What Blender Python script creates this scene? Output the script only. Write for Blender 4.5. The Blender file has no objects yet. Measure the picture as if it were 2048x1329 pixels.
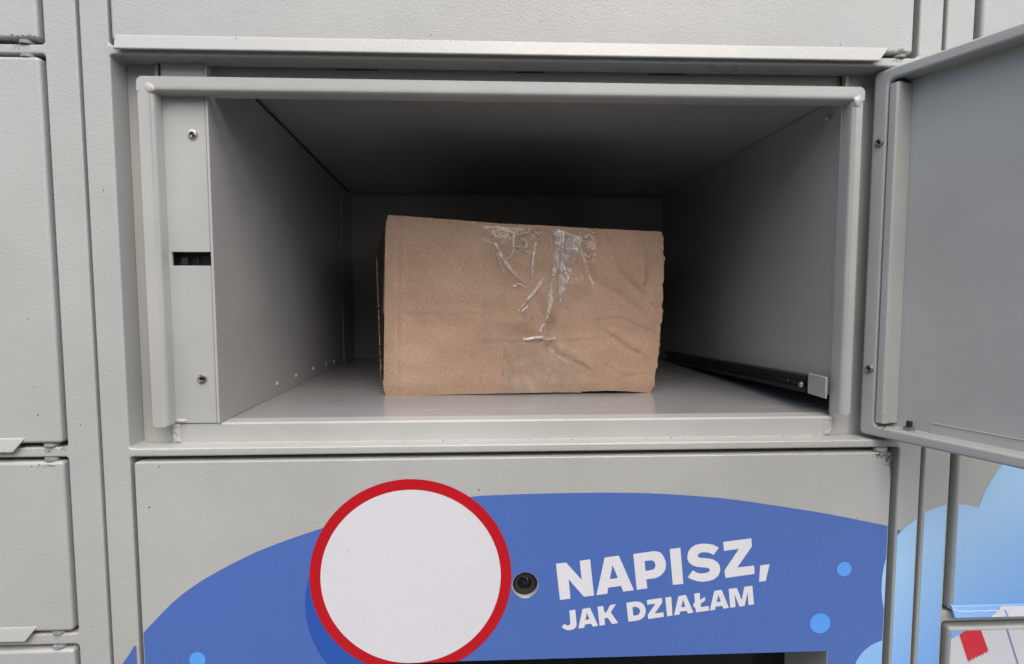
import bpy, bmesh, math, random
from mathutils import Vector, Matrix, noise
from mathutils.geometry import tessellate_polygon

random.seed(7)
scene = bpy.context.scene
COL = scene.collection
R = math.radians

# ---------------------------------------------------------------- camera
cam = bpy.data.cameras.new('camera')
cam.sensor_fit = 'HORIZONTAL'; cam.sensor_width = 36.0
cam.lens = 1109.62 / 2048 * 36.0
cam.clip_start = 0.01; cam.clip_end = 200
cam_o = bpy.data.objects.new('camera', cam); COL.objects.link(cam_o)
yaw, pitch, roll = 0.040801, -0.069339, -0.001189
fwd = Vector((math.sin(yaw)*math.cos(pitch), math.cos(yaw)*math.cos(pitch), math.sin(pitch)))
rgt = Vector((math.cos(yaw), -math.sin(yaw), 0)); up = rgt.cross(fwd)
r2 = rgt*math.cos(roll) + up*math.sin(roll); u2 = up*math.cos(roll) - rgt*math.sin(roll)
m = Matrix((r2, u2, -fwd)).transposed().to_4x4(); m.translation = Vector((-0.020963, -0.330529, -0.019207))
cam_o.matrix_world = m
scene.camera = cam_o

# ---------------------------------------------------------------- daylight: overcast
SUN_EL, SUN_AZ = 53, 14            # elevation; degrees to the right of straight out from the lockers
w = bpy.data.worlds.new('World'); scene.world = w; w.use_nodes = True
nt = w.node_tree; bg = nt.nodes['Background']
sky = nt.nodes.new('ShaderNodeTexSky'); sky.sky_type = 'NISHITA'; sky.sun_disc = False
sky.sun_elevation = R(SUN_EL); sky.sun_rotation = R(180 - SUN_AZ)
sky.air_density = 0.85; sky.dust_density = 5.0; sky.ozone_density = 0.8
nt.links.new(sky.outputs[0], bg.inputs[0]); bg.inputs[1].default_value = 0.15
sun = bpy.data.lights.new('sun', 'SUN'); sun.energy = 1.1; sun.angle = R(110); sun.color = (1.0, 0.995, 0.99)
sun_o = bpy.data.objects.new('sun', sun); COL.objects.link(sun_o)
d = Vector((math.sin(R(SUN_AZ))*math.cos(R(SUN_EL)), -math.cos(R(SUN_AZ))*math.cos(R(SUN_EL)), math.sin(R(SUN_EL))))
sun_o.rotation_euler = d.to_track_quat('Z', 'Y').to_euler()
vs = scene.view_settings
vs.view_transform = 'Standard'; vs.look = 'None'; vs.exposure = 0.66; vs.gamma = 1.0; vs.use_curve_mapping = False
scene.cycles.max_bounces = 10; scene.cycles.diffuse_bounces = 6; scene.cycles.transparent_max_bounces = 16

# ---------------------------------------------------------------- materials
def new_mat(name):
    m = bpy.data.materials.new(name); m.use_nodes = True
    return m, m.node_tree, m.node_tree.nodes['Principled BSDF']

def N(nt, t, **kw):
    n = nt.nodes.new(t)
    for k, v in kw.items():
        if k in n.inputs: n.inputs[k].default_value = v
        else: setattr(n, k, v)
    return n

def ramp(nt, src, a, b, c0=(0, 0, 0, 1), c1=(1, 1, 1, 1)):
    r = nt.nodes.new('ShaderNodeValToRGB'); r.color_ramp.elements[0].position = a; r.color_ramp.elements[1].position = b
    r.color_ramp.elements[0].color = c0; r.color_ramp.elements[1].color = c1
    nt.links.new(src, r.inputs[0]); return r

def mixc(nt, fac, a, b, blend='MIX'):
    x = nt.nodes.new('ShaderNodeMix'); x.data_type = 'RGBA'; x.blend_type = blend
    for s, v in ((0, fac), (6, a), (7, b)):
        if hasattr(v, 'is_linked'): nt.links.new(v, x.inputs[s])
        else: x.inputs[s].default_value = v if s == 0 else (tuple(v) + (1,) if len(v) == 3 else v)
    return x.outputs[2]

def paint(name, col, rough=0.36, peel=0.5, scale=560, specks=0.5, smudge=0.06, sheen=0.16):
    """textured powder coat: orange-peel relief, faint smudges, sparse dirt specks"""
    m, nt, p = new_mat(name)
    tc = nt.nodes.new('ShaderNodeTexCoord'); co = tc.outputs['Object']
    def tex(t, **kw):
        n = N(nt, t, **kw); nt.links.new(co, n.inputs['Vector']); return n
    big = tex('ShaderNodeTexNoise', Scale=9.0, Detail=4.0, Roughness=0.6)
    f = ramp(nt, big.outputs[0], 0.35, 0.7)
    c = mixc(nt, f.outputs[0], [v*(1-smudge) for v in col], [min(1, v*(1+smudge)) for v in col])
    if specks:
        vo = tex('ShaderNodeTexVoronoi', Scale=75.0, Randomness=1.0)
        ns = tex('ShaderNodeTexNoise', Scale=900.0, Detail=2.0)
        ad = N(nt, 'ShaderNodeMath', operation='MULTIPLY_ADD'); nt.links.new(ns.outputs[0], ad.inputs[0]); ad.inputs[1].default_value = 0.08; nt.links.new(vo.outputs['Distance'], ad.inputs[2])
        dot = ramp(nt, ad.outputs[0], 0.055, 0.085, (1, 1, 1, 1), (0, 0, 0, 1))
        sel = N(nt, 'ShaderNodeSeparateColor'); nt.links.new(vo.outputs['Color'], sel.inputs[0])
        th = N(nt, 'ShaderNodeMath', operation='GREATER_THAN'); nt.links.new(sel.outputs[0], th.inputs[0]); th.inputs[1].default_value = 1 - specks
        mu = N(nt, 'ShaderNodeMath', operation='MULTIPLY'); nt.links.new(dot.outputs[0], mu.inputs[0]); nt.links.new(th.outputs[0], mu.inputs[1])
        c = mixc(nt, mu.outputs[0], c, (0.07, 0.065, 0.055))
    nt.links.new(c, p.inputs['Base Color'])
    sm = tex('ShaderNodeTexNoise', Scale=13.0, Detail=3.0, Roughness=0.55, Distortion=0.4)
    mr = nt.nodes.new('ShaderNodeMapRange'); nt.links.new(sm.outputs[0], mr.inputs[0]); mr.inputs[1].default_value = 0.3; mr.inputs[2].default_value = 0.7
    mr.inputs[3].default_value = rough*(1-sheen); mr.inputs[4].default_value = rough*(1+sheen)
    nt.links.new(mr.outputs[0], p.inputs['Roughness'])
    p.inputs['Specular IOR Level'].default_value = 0.5
    n1 = tex('ShaderNodeTexNoise', Scale=float(scale), Detail=1.5, Roughness=0.5, Distortion=0.6)
    n2 = tex('ShaderNodeTexNoise', Scale=90.0, Detail=2.0)
    b1 = N(nt, 'ShaderNodeBump', Strength=peel, Distance=0.0006); nt.links.new(n1.outputs[0], b1.inputs['Height'])
    b2 = N(nt, 'ShaderNodeBump', Strength=0.10, Distance=0.001); nt.links.new(n2.outputs[0], b2.inputs['Height']); nt.links.new(b1.outputs[0], b2.inputs['Normal'])
    nt.links.new(b2.outputs[0], p.inputs['Normal'])
    return m

GREY = (0.402, 0.419, 0.405)
M = {}
M['paint'] = paint('grey_powder_coat', GREY, 0.31, 0.27, 780, specks=0.7)
M['paint_fine'] = paint('grey_powder_coat_fine', GREY, 0.36, 0.16, 700, specks=0.06, smudge=0.09)
M['paint_in'] = paint('grey_powder_coat_interior', (0.36, 0.362, 0.35), 0.40, 0.25, 650, specks=0.05)
M['floor'] = paint('grey_powder_coat_floor', (0.285, 0.297, 0.306), 0.25, 0.10, 500, specks=0.15, smudge=0.12)
def scuffs(m):
    """long pale drag scratches from parcels pushed in and out"""
    nt = m.node_tree; p = nt.nodes['Principled BSDF']; old = p.inputs['Base Color'].links[0].from_socket
    tc = nt.nodes.new('ShaderNodeTexCoord'); mp = nt.nodes.new('ShaderNodeMapping'); nt.links.new(tc.outputs['Object'], mp.inputs[0])
    mp.inputs['Scale'].default_value = (14, 150, 1); mp.inputs['Rotation'].default_value = (0, 0, 0.35)
    n = N(nt, 'ShaderNodeTexNoise', Scale=1.0, Detail=6.0, Roughness=0.7, Distortion=1.2); nt.links.new(mp.outputs[0], n.inputs['Vector'])
    f = ramp(nt, n.outputs[0], 0.56, 0.66)
    g = N(nt, 'ShaderNodeTexNoise', Scale=11.0, Detail=2.0); nt.links.new(tc.outputs['Object'], g.inputs['Vector']); g2 = ramp(nt, g.outputs[0], 0.48, 0.62)
    mu = N(nt, 'ShaderNodeMath', operation='MULTIPLY'); nt.links.new(f.outputs[0], mu.inputs[0]); nt.links.new(g2.outputs[0], mu.inputs[1])
    mm = N(nt, 'ShaderNodeMath', operation='MULTIPLY'); nt.links.new(mu.outputs[0], mm.inputs[0]); mm.inputs[1].default_value = 0.5
    nt.links.new(mixc(nt, mm.outputs[0], old, (0.42, 0.42, 0.42)), p.inputs['Base Color'])
    rr = nt.nodes.new('ShaderNodeMapRange'); nt.links.new(mu.outputs[0], rr.inputs[0]); rr.inputs[3].default_value = 0.17; rr.inputs[4].default_value = 0.42
    nt.links.new(rr.outputs[0], p.inputs['Roughness'])
scuffs(M['floor'])
M['weld'] = paint('painted_weld', (0.44, 0.445, 0.43), 0.22, 0.3, 420, specks=0)
M['dark'] = paint('dark_gap', (0.02, 0.02, 0.02), 0.6, 0.1, 500, specks=0)

def film(name, col, rough=0.30, peel=0.20, col2=None, grad=None):
    m = paint(name, col, rough, peel, 700, specks=0.12, smudge=0.02, sheen=0.05)
    if col2:
        nt = m.node_tree; p = nt.nodes['Principled BSDF']
        tc = nt.nodes.new('ShaderNodeTexCoord'); mp = nt.nodes.new('ShaderNodeVectorMath'); mp.operation = 'DOT_PRODUCT'
        nt.links.new(tc.outputs['Object'], mp.inputs[0]); mp.inputs[1].default_value = (grad[0], 0, grad[1])
        mr = nt.nodes.new('ShaderNodeMapRange'); nt.links.new(mp.outputs['Value'], mr.inputs[0])
        mr.inputs[1].default_value = grad[2]; mr.inputs[2].default_value = grad[3]
        nt.links.new(mixc(nt, mr.outputs[0], col, col2), p.inputs['Base Color'])
    return m
M['blue'] = film('blue_print_film', (0.074, 0.150, 0.445))
M['blue_dark'] = film('dark_blue_print_film', (0.028, 0.095, 0.40))
M['sky_dot'] = film('light_blue_dot_film', (0.10, 0.34, 0.85))
M['cloud'] = film('pale_blue_gradient_film', (0.36, 0.60, 0.88), col2=(0.085, 0.30, 0.80), grad=(0.55, -0.83, 0.29, 0.40))
M['red'] = film('red_print_film', (0.45, 0.010, 0.018))
M['scrap'] = film('red_scrap_film', (0.62, 0.03, 0.05))
M['white'] = film('white_print_film', (0.63, 0.645, 0.69))
M['letter'] = film('white_letter_film', (0.68, 0.70, 0.75))
M['lilac'] = film('lilac_line_film', (0.25, 0.25, 0.56))
M['torn'] = film('torn_white_film', (0.85, 0.85, 0.86), 0.4)

def simple(name, col, rough, metal=0.0, bump=0.0, bscale=400, alpha=1.0, spec=0.5):
    m, nt, p = new_mat(name)
    tc = nt.nodes.new('ShaderNodeTexCoord')
    n = N(nt, 'ShaderNodeTexNoise', Scale=float(bscale), Detail=3.0); nt.links.new(tc.outputs['Object'], n.inputs['Vector'])
    f = ramp(nt, n.outputs[0], 0.3, 0.75)
    nt.links.new(mixc(nt, f.outputs[0], [v*0.8 for v in col], [min(1, v*1.15) for v in col]), p.inputs['Base Color'])
    p.inputs['Roughness'].default_value = rough; p.inputs['Metallic'].default_value = metal; p.inputs['Alpha'].default_value = alpha
    p.inputs['Specular IOR Level'].default_value = spec
    if bump:
        b = N(nt, 'ShaderNodeBump', Strength=bump, Distance=0.0008); nt.links.new(n.outputs[0], b.inputs['Height']); nt.links.new(b.outputs[0], p.inputs['Normal'])
    return m
M['steel'] = simple('zinc_steel', (0.62, 0.61, 0.58), 0.28, 1.0, 0.2, 900)
M['steel_dull'] = simple('dull_steel', (0.36, 0.35, 0.32), 0.42, 1.0, 0.3, 900)
M['black'] = simple('black_plastic', (0.012, 0.013, 0.014), 0.38, 0, 0.15, 500)
M['rubber'] = simple('black_rubber', (0.022, 0.022, 0.022), 0.55, 0, 0.25, 700)
M['glass'] = simple('black_glass', (0.006, 0.007, 0.009), 0.06, 0, 0, 20)
M['lens'] = simple('lens_glass', (0.01, 0.011, 0.018), 0.08, 0, 0, 300)
M['nylon'] = simple('cream_nylon', (0.50, 0.45, 0.36), 0.5, 0, 0.2, 600)
M['nylon_grey'] = simple('grey_nylon', (0.26, 0.27, 0.29), 0.5, 0, 0.2, 600)
M['grime'] = simple('grime_crumbs', (0.05, 0.04, 0.03), 0.9, 0, 0.3, 2000)
M['sealant'] = simple('yellowed_sealant', (0.40, 0.39, 0.32), 0.5, 0, 0.6, 700)
M['greenfilm'] = simple('dark_green_film', (0.026, 0.029, 0.024), 0.4, 0, 0.8, 300)
M['leaf'] = simple('shade_hedge_leaf', (0.045, 0.075, 0.022), 0.5, 0, 0.2, 8)
M['twig'] = simple('shade_hedge_twig', (0.05, 0.04, 0.028), 0.9, 0, 0.4, 40)
M['paving'] = simple('concrete_paving', (0.135, 0.137, 0.128), 0.85, 0, 0.4, 60)

# cardboard: fibres, flecks, darker water-ish blotches
m, nt, p = new_mat('brown_cardboard'); M['card'] = m
tc = nt.nodes.new('ShaderNodeTexCoord')
def tx(t, vec=None, **kw):
    n = N(nt, t, **kw); nt.links.new(vec or tc.outputs['Object'], n.inputs['Vector']); return n
mp = nt.nodes.new('ShaderNodeMapping'); nt.links.new(tc.outputs['Object'], mp.inputs[0]); mp.inputs['Scale'].default_value = (1.0, 1.0, 2.2)
n1 = tx('ShaderNodeTexNoise', Scale=14.0, Detail=5.0, Roughness=0.65)
n2 = tx('ShaderNodeTexNoise', mp.outputs[0], Scale=1100.0, Detail=3.0, Roughness=0.7)
v1 = tx('ShaderNodeTexVoronoi', Scale=420.0)
v2 = tx('ShaderNodeTexVoronoi', Scale=300.0)
c = mixc(nt, ramp(nt, n1.outputs[0], 0.3, 0.72).outputs[0], (0.325, 0.216, 0.150), (0.440, 0.305, 0.218))
c = mixc(nt, ramp(nt, n2.outputs[0], 0.32, 0.72).outputs[0], mixc(nt, 0.42, c, (0.22, 0.13, 0.08)), mixc(nt, 0.22, c, (0.72, 0.54, 0.40)))
c = mixc(nt, ramp(nt, v1.outputs['Distance'], 0.08, 0.20, (0.75, 0.75, 0.75, 1), (0, 0, 0, 1)).outputs[0], c, (0.62, 0.47, 0.34))
c = mixc(nt, ramp(nt, v2.outputs['Distance'], 0.07, 0.16, (0.7, 0.7, 0.7, 1), (0, 0, 0, 1)).outputs[0], c, (0.10, 0.055, 0.03))
nt.links.new(c, p.inputs['Base Color']); p.inputs['Roughness'].default_value = 0.78; p.inputs['Specular IOR Level'].default_value = 0.25
wv = tx('ShaderNodeTexWave', Scale=95.0, Distortion=0.6, Detail=1.0)
b1 = N(nt, 'ShaderNodeBump', Strength=0.06, Distance=0.0006); nt.links.new(wv.outputs[0], b1.inputs['Height'])
b2 = N(nt, 'ShaderNodeBump', Strength=0.35, Distance=0.0003); nt.links.new(n2.outputs[0], b2.inputs['Height']); nt.links.new(b1.outputs[0], b2.inputs['Normal'])
n3 = tx('ShaderNodeTexNoise', Scale=45.0, Detail=4.0)
b3 = N(nt, 'ShaderNodeBump', Strength=0.6, Distance=0.003); nt.links.new(n3.outputs[0], b3.inputs['Height']); nt.links.new(b2.outputs[0], b3.inputs['Normal'])
nt.links.new(b3.outputs[0], p.inputs['Normal'])
M['card_edge'] = simple('cardboard_torn_edge', (0.36, 0.24, 0.15), 0.9, 0, 0.6, 900)

def tape_mat(name, tint, gloss, milky, rough=0.16, bscale=110, fold=False):
    m = bpy.data.materials.new(name); m.use_nodes = True; nt = m.node_tree; nt.nodes.remove(nt.nodes['Principled BSDF'])
    out = nt.nodes['Material Output']
    tr = N(nt, 'ShaderNodeBsdfTransparent'); tr.inputs[0].default_value = tint + (1,)
    gl = N(nt, 'ShaderNodeBsdfGlossy', Roughness=rough)
    df = N(nt, 'ShaderNodeBsdfDiffuse'); df.inputs[0].default_value = (0.92, 0.90, 0.88, 1)
    tc = nt.nodes.new('ShaderNodeTexCoord'); n = N(nt, 'ShaderNodeTexNoise', Scale=float(bscale), Detail=4.0, Distortion=1.5); nt.links.new(tc.outputs['Object'], n.inputs['Vector'])
    b = N(nt, 'ShaderNodeBump', Strength=0.12 if fold else 0.5, Distance=0.002); nt.links.new(n.outputs[0], b.inputs['Height']); nt.links.new(b.outputs[0], gl.inputs['Normal'])
    a = nt.nodes.new('ShaderNodeMixShader'); nt.links.new(tr.outputs[0], a.inputs[1]); nt.links.new(df.outputs[0], a.inputs[2])
    f = ramp(nt, n.outputs[0], 0.4, 0.75, (milky*0.3,)*3 + (1,), (milky*1.6,)*3 + (1,)); nt.links.new(f.outputs[0], a.inputs[0])
    z = nt.nodes.new('ShaderNodeMixShader'); z.inputs[0].default_value = gloss
    if fold:                                            # highlight painted white along the crest, fading to clear at the foot
        at = nt.nodes.new('ShaderNodeAttribute'); at.attribute_name = 'fold'
        for sock, src in ((a.inputs[0], f.outputs[0]), (z.inputs[0], None)):
            mu = N(nt, 'ShaderNodeMath', operation='MULTIPLY'); nt.links.new(at.outputs['Fac'], mu.inputs[0])
            if src: nt.links.new(src, mu.inputs[1])
            else: mu.inputs[1].default_value = gloss
            nt.links.new(mu.outputs[0], sock)
    nt.links.new(a.outputs[0], z.inputs[1]); nt.links.new(gl.outputs[0], z.inputs[2]); nt.links.new(z.outputs[0], out.inputs[0])
    return m
M['tape'] = tape_mat('clear_packing_tape', (0.985, 0.972, 0.945), 0.05, 0.06, 0.10, 60)
M['tape_milky'] = tape_mat('milky_packing_tape', (0.95, 0.93, 0.88), 0.09, 0.11, 0.2, 60)
M['wrinkle'] = tape_mat('tape_wrinkle_glint', (0.98, 0.97, 0.96), 0.20, 0.80, 0.10, 120, True)  # white diffuse crests paint in the sky glints of creased tape
M['tape_fold'] = tape_mat('doubled_packing_tape', (0.95, 0.94, 0.92), 0.12, 0.34, 0.15, 90)

# ---------------------------------------------------------------- mesh helpers
def link(name, me, mat, parent=None, smooth=40, **props):
    o = bpy.data.objects.new(name, me); COL.objects.link(o)
    if mat is not None and not me.materials: me.materials.append(M[mat] if isinstance(mat, str) else mat)
    if smooth:
        me.polygons.foreach_set('use_smooth', [True]*len(me.polygons)); me.set_sharp_from_angle(angle=R(smooth))
    if smooth:
        wn = o.modifiers.new('face_weighted_normals', 'WEIGHTED_NORMAL'); wn.mode = 'FACE_AREA'; wn.keep_sharp = True; wn.weight = 80
    if parent: o.parent = parent
    for k, v in props.items(): o[k] = v
    return o

def thicken(o, t, offset=0.0, angle=40, **kw):
    """give a sheet its thickness with crisp cut edges"""
    o.modifiers.clear()
    s = o.modifiers.new('thickness', 'SOLIDIFY'); s.thickness = t; s.offset = offset
    for k, v in kw.items(): setattr(s, k, v)
    e = o.modifiers.new('crisp_edges', 'EDGE_SPLIT'); e.split_angle = R(angle)
    return o

def from_bm(name, bm, mat, parent=None, smooth=40, **props):
    bmesh.ops.recalc_face_normals(bm, faces=bm.faces)
    me = bpy.data.meshes.new(name); bm.to_mesh(me); bm.free(); me.update()
    return link(name, me, mat, parent, smooth, **props)

def thing(name, label, cat, loc=(0, 0, 0), group=None):
    o = bpy.data.objects.new(name, None); COL.objects.link(o); o['label'] = label; o['category'] = cat
    if group: o['group'] = group
    return o

def bm_box(bm, x0, x1, y0, y1, z0, z1, r=0.0, seg=2):
    b = bmesh.new(); bmesh.ops.create_cube(b, size=1.0)
    for v in b.verts:
        v.co = Vector(((x0+x1)/2 + v.co.x*(x1-x0), (y0+y1)/2 + v.co.y*(y1-y0), (z0+z1)/2 + v.co.z*(z1-z0)))
    if r: bmesh.ops.bevel(b, geom=b.edges[:], offset=r, segments=seg, affect='EDGES', profile=0.5, clamp_overlap=True)
    me = bpy.data.meshes.new('t'); b.to_mesh(me); b.free(); bm.from_mesh(me); bpy.data.meshes.remove(me)

def box(name, mat, parent, x0, x1, y0, y1, z0, z1, r=0.0, seg=2, **props):
    bm = bmesh.new(); bm_box(bm, x0, x1, y0, y1, z0, z1, r, seg)
    return from_bm(name, bm, mat, parent, **props)

def plate(name, mat, parent, xs, zs, holes, y0, y1, r, rc, seg=3, **props):
    """sheet on a grid of cuts; cells in `holes` left open; front and hole-corner edges rounded"""
    bm = bmesh.new()
    V = [[bm.verts.new((x, y0, z)) for z in zs] for x in xs]
    F = []
    for i in range(len(xs)-1):
        for j in range(len(zs)-1):
            if (i, j) not in holes: F.append(bm.faces.new((V[i][j], V[i+1][j], V[i+1][j+1], V[i][j+1])))
    for col in V:
        for v in col:
            if not v.link_faces: bm.verts.remove(v)
    ex = bmesh.ops.extrude_face_region(bm, geom=F)
    # the original faces stay at the front; move the copy back
    for v in [g for g in ex['geom'] if isinstance(g, bmesh.types.BMVert)]: v.co.y = y1
    bmesh.ops.recalc_face_normals(bm, faces=bm.faces)
    dep = [e for e in bm.edges if abs(e.verts[0].co.y-e.verts[1].co.y) > 1e-6 and len(e.link_faces) == 2 and e.calc_face_angle() > 0.5]
    if rc: bmesh.ops.bevel(bm, geom=dep, offset=rc, segments=seg, affect='EDGES', profile=0.5)
    fr = [e for e in bm.edges if all(abs(v.co.y-y0) < 1e-7 for v in e.verts) and len(e.link_faces) == 2 and e.calc_face_angle() > 0.5]
    if r: bmesh.ops.bevel(bm, geom=fr, offset=r, segments=seg, affect='EDGES', profile=0.5, clamp_overlap=True)
    return from_bm(name, bm, mat, parent, **props)

def poly(name, mat, parent, loops, y, smooth=0, **props):
    """flat printed shape (mm coordinates x, z; further loops are holes) lying on the plane y"""
    vs, off = [], []
    for l in loops:
        off.append(len(vs)); vs += [(x*1e-3, y, z*1e-3) for x, z in l]
    tris = tessellate_polygon([[Vector((x*1e-3, z*1e-3, 0)) for x, z in l] for l in loops])
    fs = []
    for t in tris:
        a, b, c = (Vector(vs[i]) for i in t)
        fs.append(tuple(t) if (b-a).cross(c-a).y < 0 else tuple(reversed(t)))
    me = bpy.data.meshes.new(name); me.from_pydata(vs, [], fs); me.update()
    return link(name, me, mat, parent, smooth, **props)

def circ(cx, cz, r, n=64): return [(cx + r*math.cos(2*math.pi*k/n), cz + r*math.sin(2*math.pi*k/n)) for k in range(n)]

def lathe(name, mat, parent, prof, org, axis, n=28, smooth=35, **props):
    """revolve (radius, height) pairs about `axis` through `org`"""
    a = Vector(axis).normalized(); q = Vector((0, 0, 1)).rotation_difference(a)
    bm = bmesh.new(); rings = []
    for r, h in prof:
        rings.append([bm.verts.new(Vector(org) + q @ Vector((r*math.cos(2*math.pi*k/n), r*math.sin(2*math.pi*k/n), h))) for k in range(n)])
    for A, B in zip(rings, rings[1:]):
        for k in range(n): bm.faces.new((A[k], A[(k+1) % n], B[(k+1) % n], B[k]))
    bm.faces.new(rings[0]); bm.faces.new(rings[-1])
    bmesh.ops.remove_doubles(bm, verts=bm.verts, dist=1e-7)
    return from_bm(name, bm, mat, parent, smooth, **props)

def blob(name, mat, parent, c, s, amp=0.25, freq=400, sub=3, **props):
    bm = bmesh.new(); bmesh.ops.create_icosphere(bm, subdivisions=sub, radius=1.0)
    for v in bm.verts:
        q = Vector((v.co.x*s[0], v.co.y*s[1], v.co.z*s[2])); k = 1 + amp*noise.noise((q+Vector(c))*freq)
        v.co = Vector(c) + q*k
    return from_bm(name, bm, mat, parent, 80, **props)

def quad_sheet(name, mat, parent, c4, nx=2, ny=2, thick=0.0012, smooth=40, **props):
    """bilinear sheet through four corners, given a thickness"""
    a, b, c, d = (Vector(p) for p in c4); bm = bmesh.new()
    V = [[bm.verts.new((a*(1-i/nx)+b*(i/nx))*(1-j/ny) + (d*(1-i/nx)+c*(i/nx))*(j/ny)) for j in range(ny+1)] for i in range(nx+1)]
    F = [bm.faces.new((V[i][j], V[i+1][j], V[i+1][j+1], V[i][j+1])) for i in range(nx) for j in range(ny)]
    o = from_bm(name, bm, mat, parent, smooth, **props)
    return thicken(o, thick)

def prism(name, mat, parent, prof, fn, t0, t1, r=0.0, smooth=40, **props):
    """extrude a closed 2-D profile; fn(a, b, t) -> world point"""
    bm = bmesh.new()
    A = [bm.verts.new(fn(a, b, t0)) for a, b in prof]; B = [bm.verts.new(fn(a, b, t1)) for a, b in prof]
    n = len(prof)
    for k in range(n): bm.faces.new((A[k], A[(k+1) % n], B[(k+1) % n], B[k]))
    bm.faces.new(A); bm.faces.new(B)
    bmesh.ops.recalc_face_normals(bm, faces=bm.faces)
    if r: bmesh.ops.bevel(bm, geom=bm.edges[:], offset=r, segments=2, affect='EDGES', profile=0.5, clamp_overlap=True)
    return from_bm(name, bm, mat, parent, smooth, **props)

def grime(name, parent, spots, n, size=0.00035):
    """crumbs of dirt round given points (x, y, z, spread_x, spread_z)"""
    bm = bmesh.new()
    for k in range(n):
        x, y, z, sx, sz = random.choice(spots)
        c = Vector((random.gauss(x, sx), y, random.gauss(z, sz))); s = size*random.uniform(0.35, 1.3)
        a = random.uniform(0, 3.14)
        M4 = Matrix.Translation(c) @ Matrix.Rotation(a, 4, 'Y') @ Matrix.Diagonal((s*random.uniform(1, 2.6), s*0.4, s, 1))
        bmesh.ops.create_icosphere(bm, subdivisions=1, radius=1.0, matrix=M4)
    return from_bm(name, bm, 'grime', parent, 60, kind='stuff')

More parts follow.
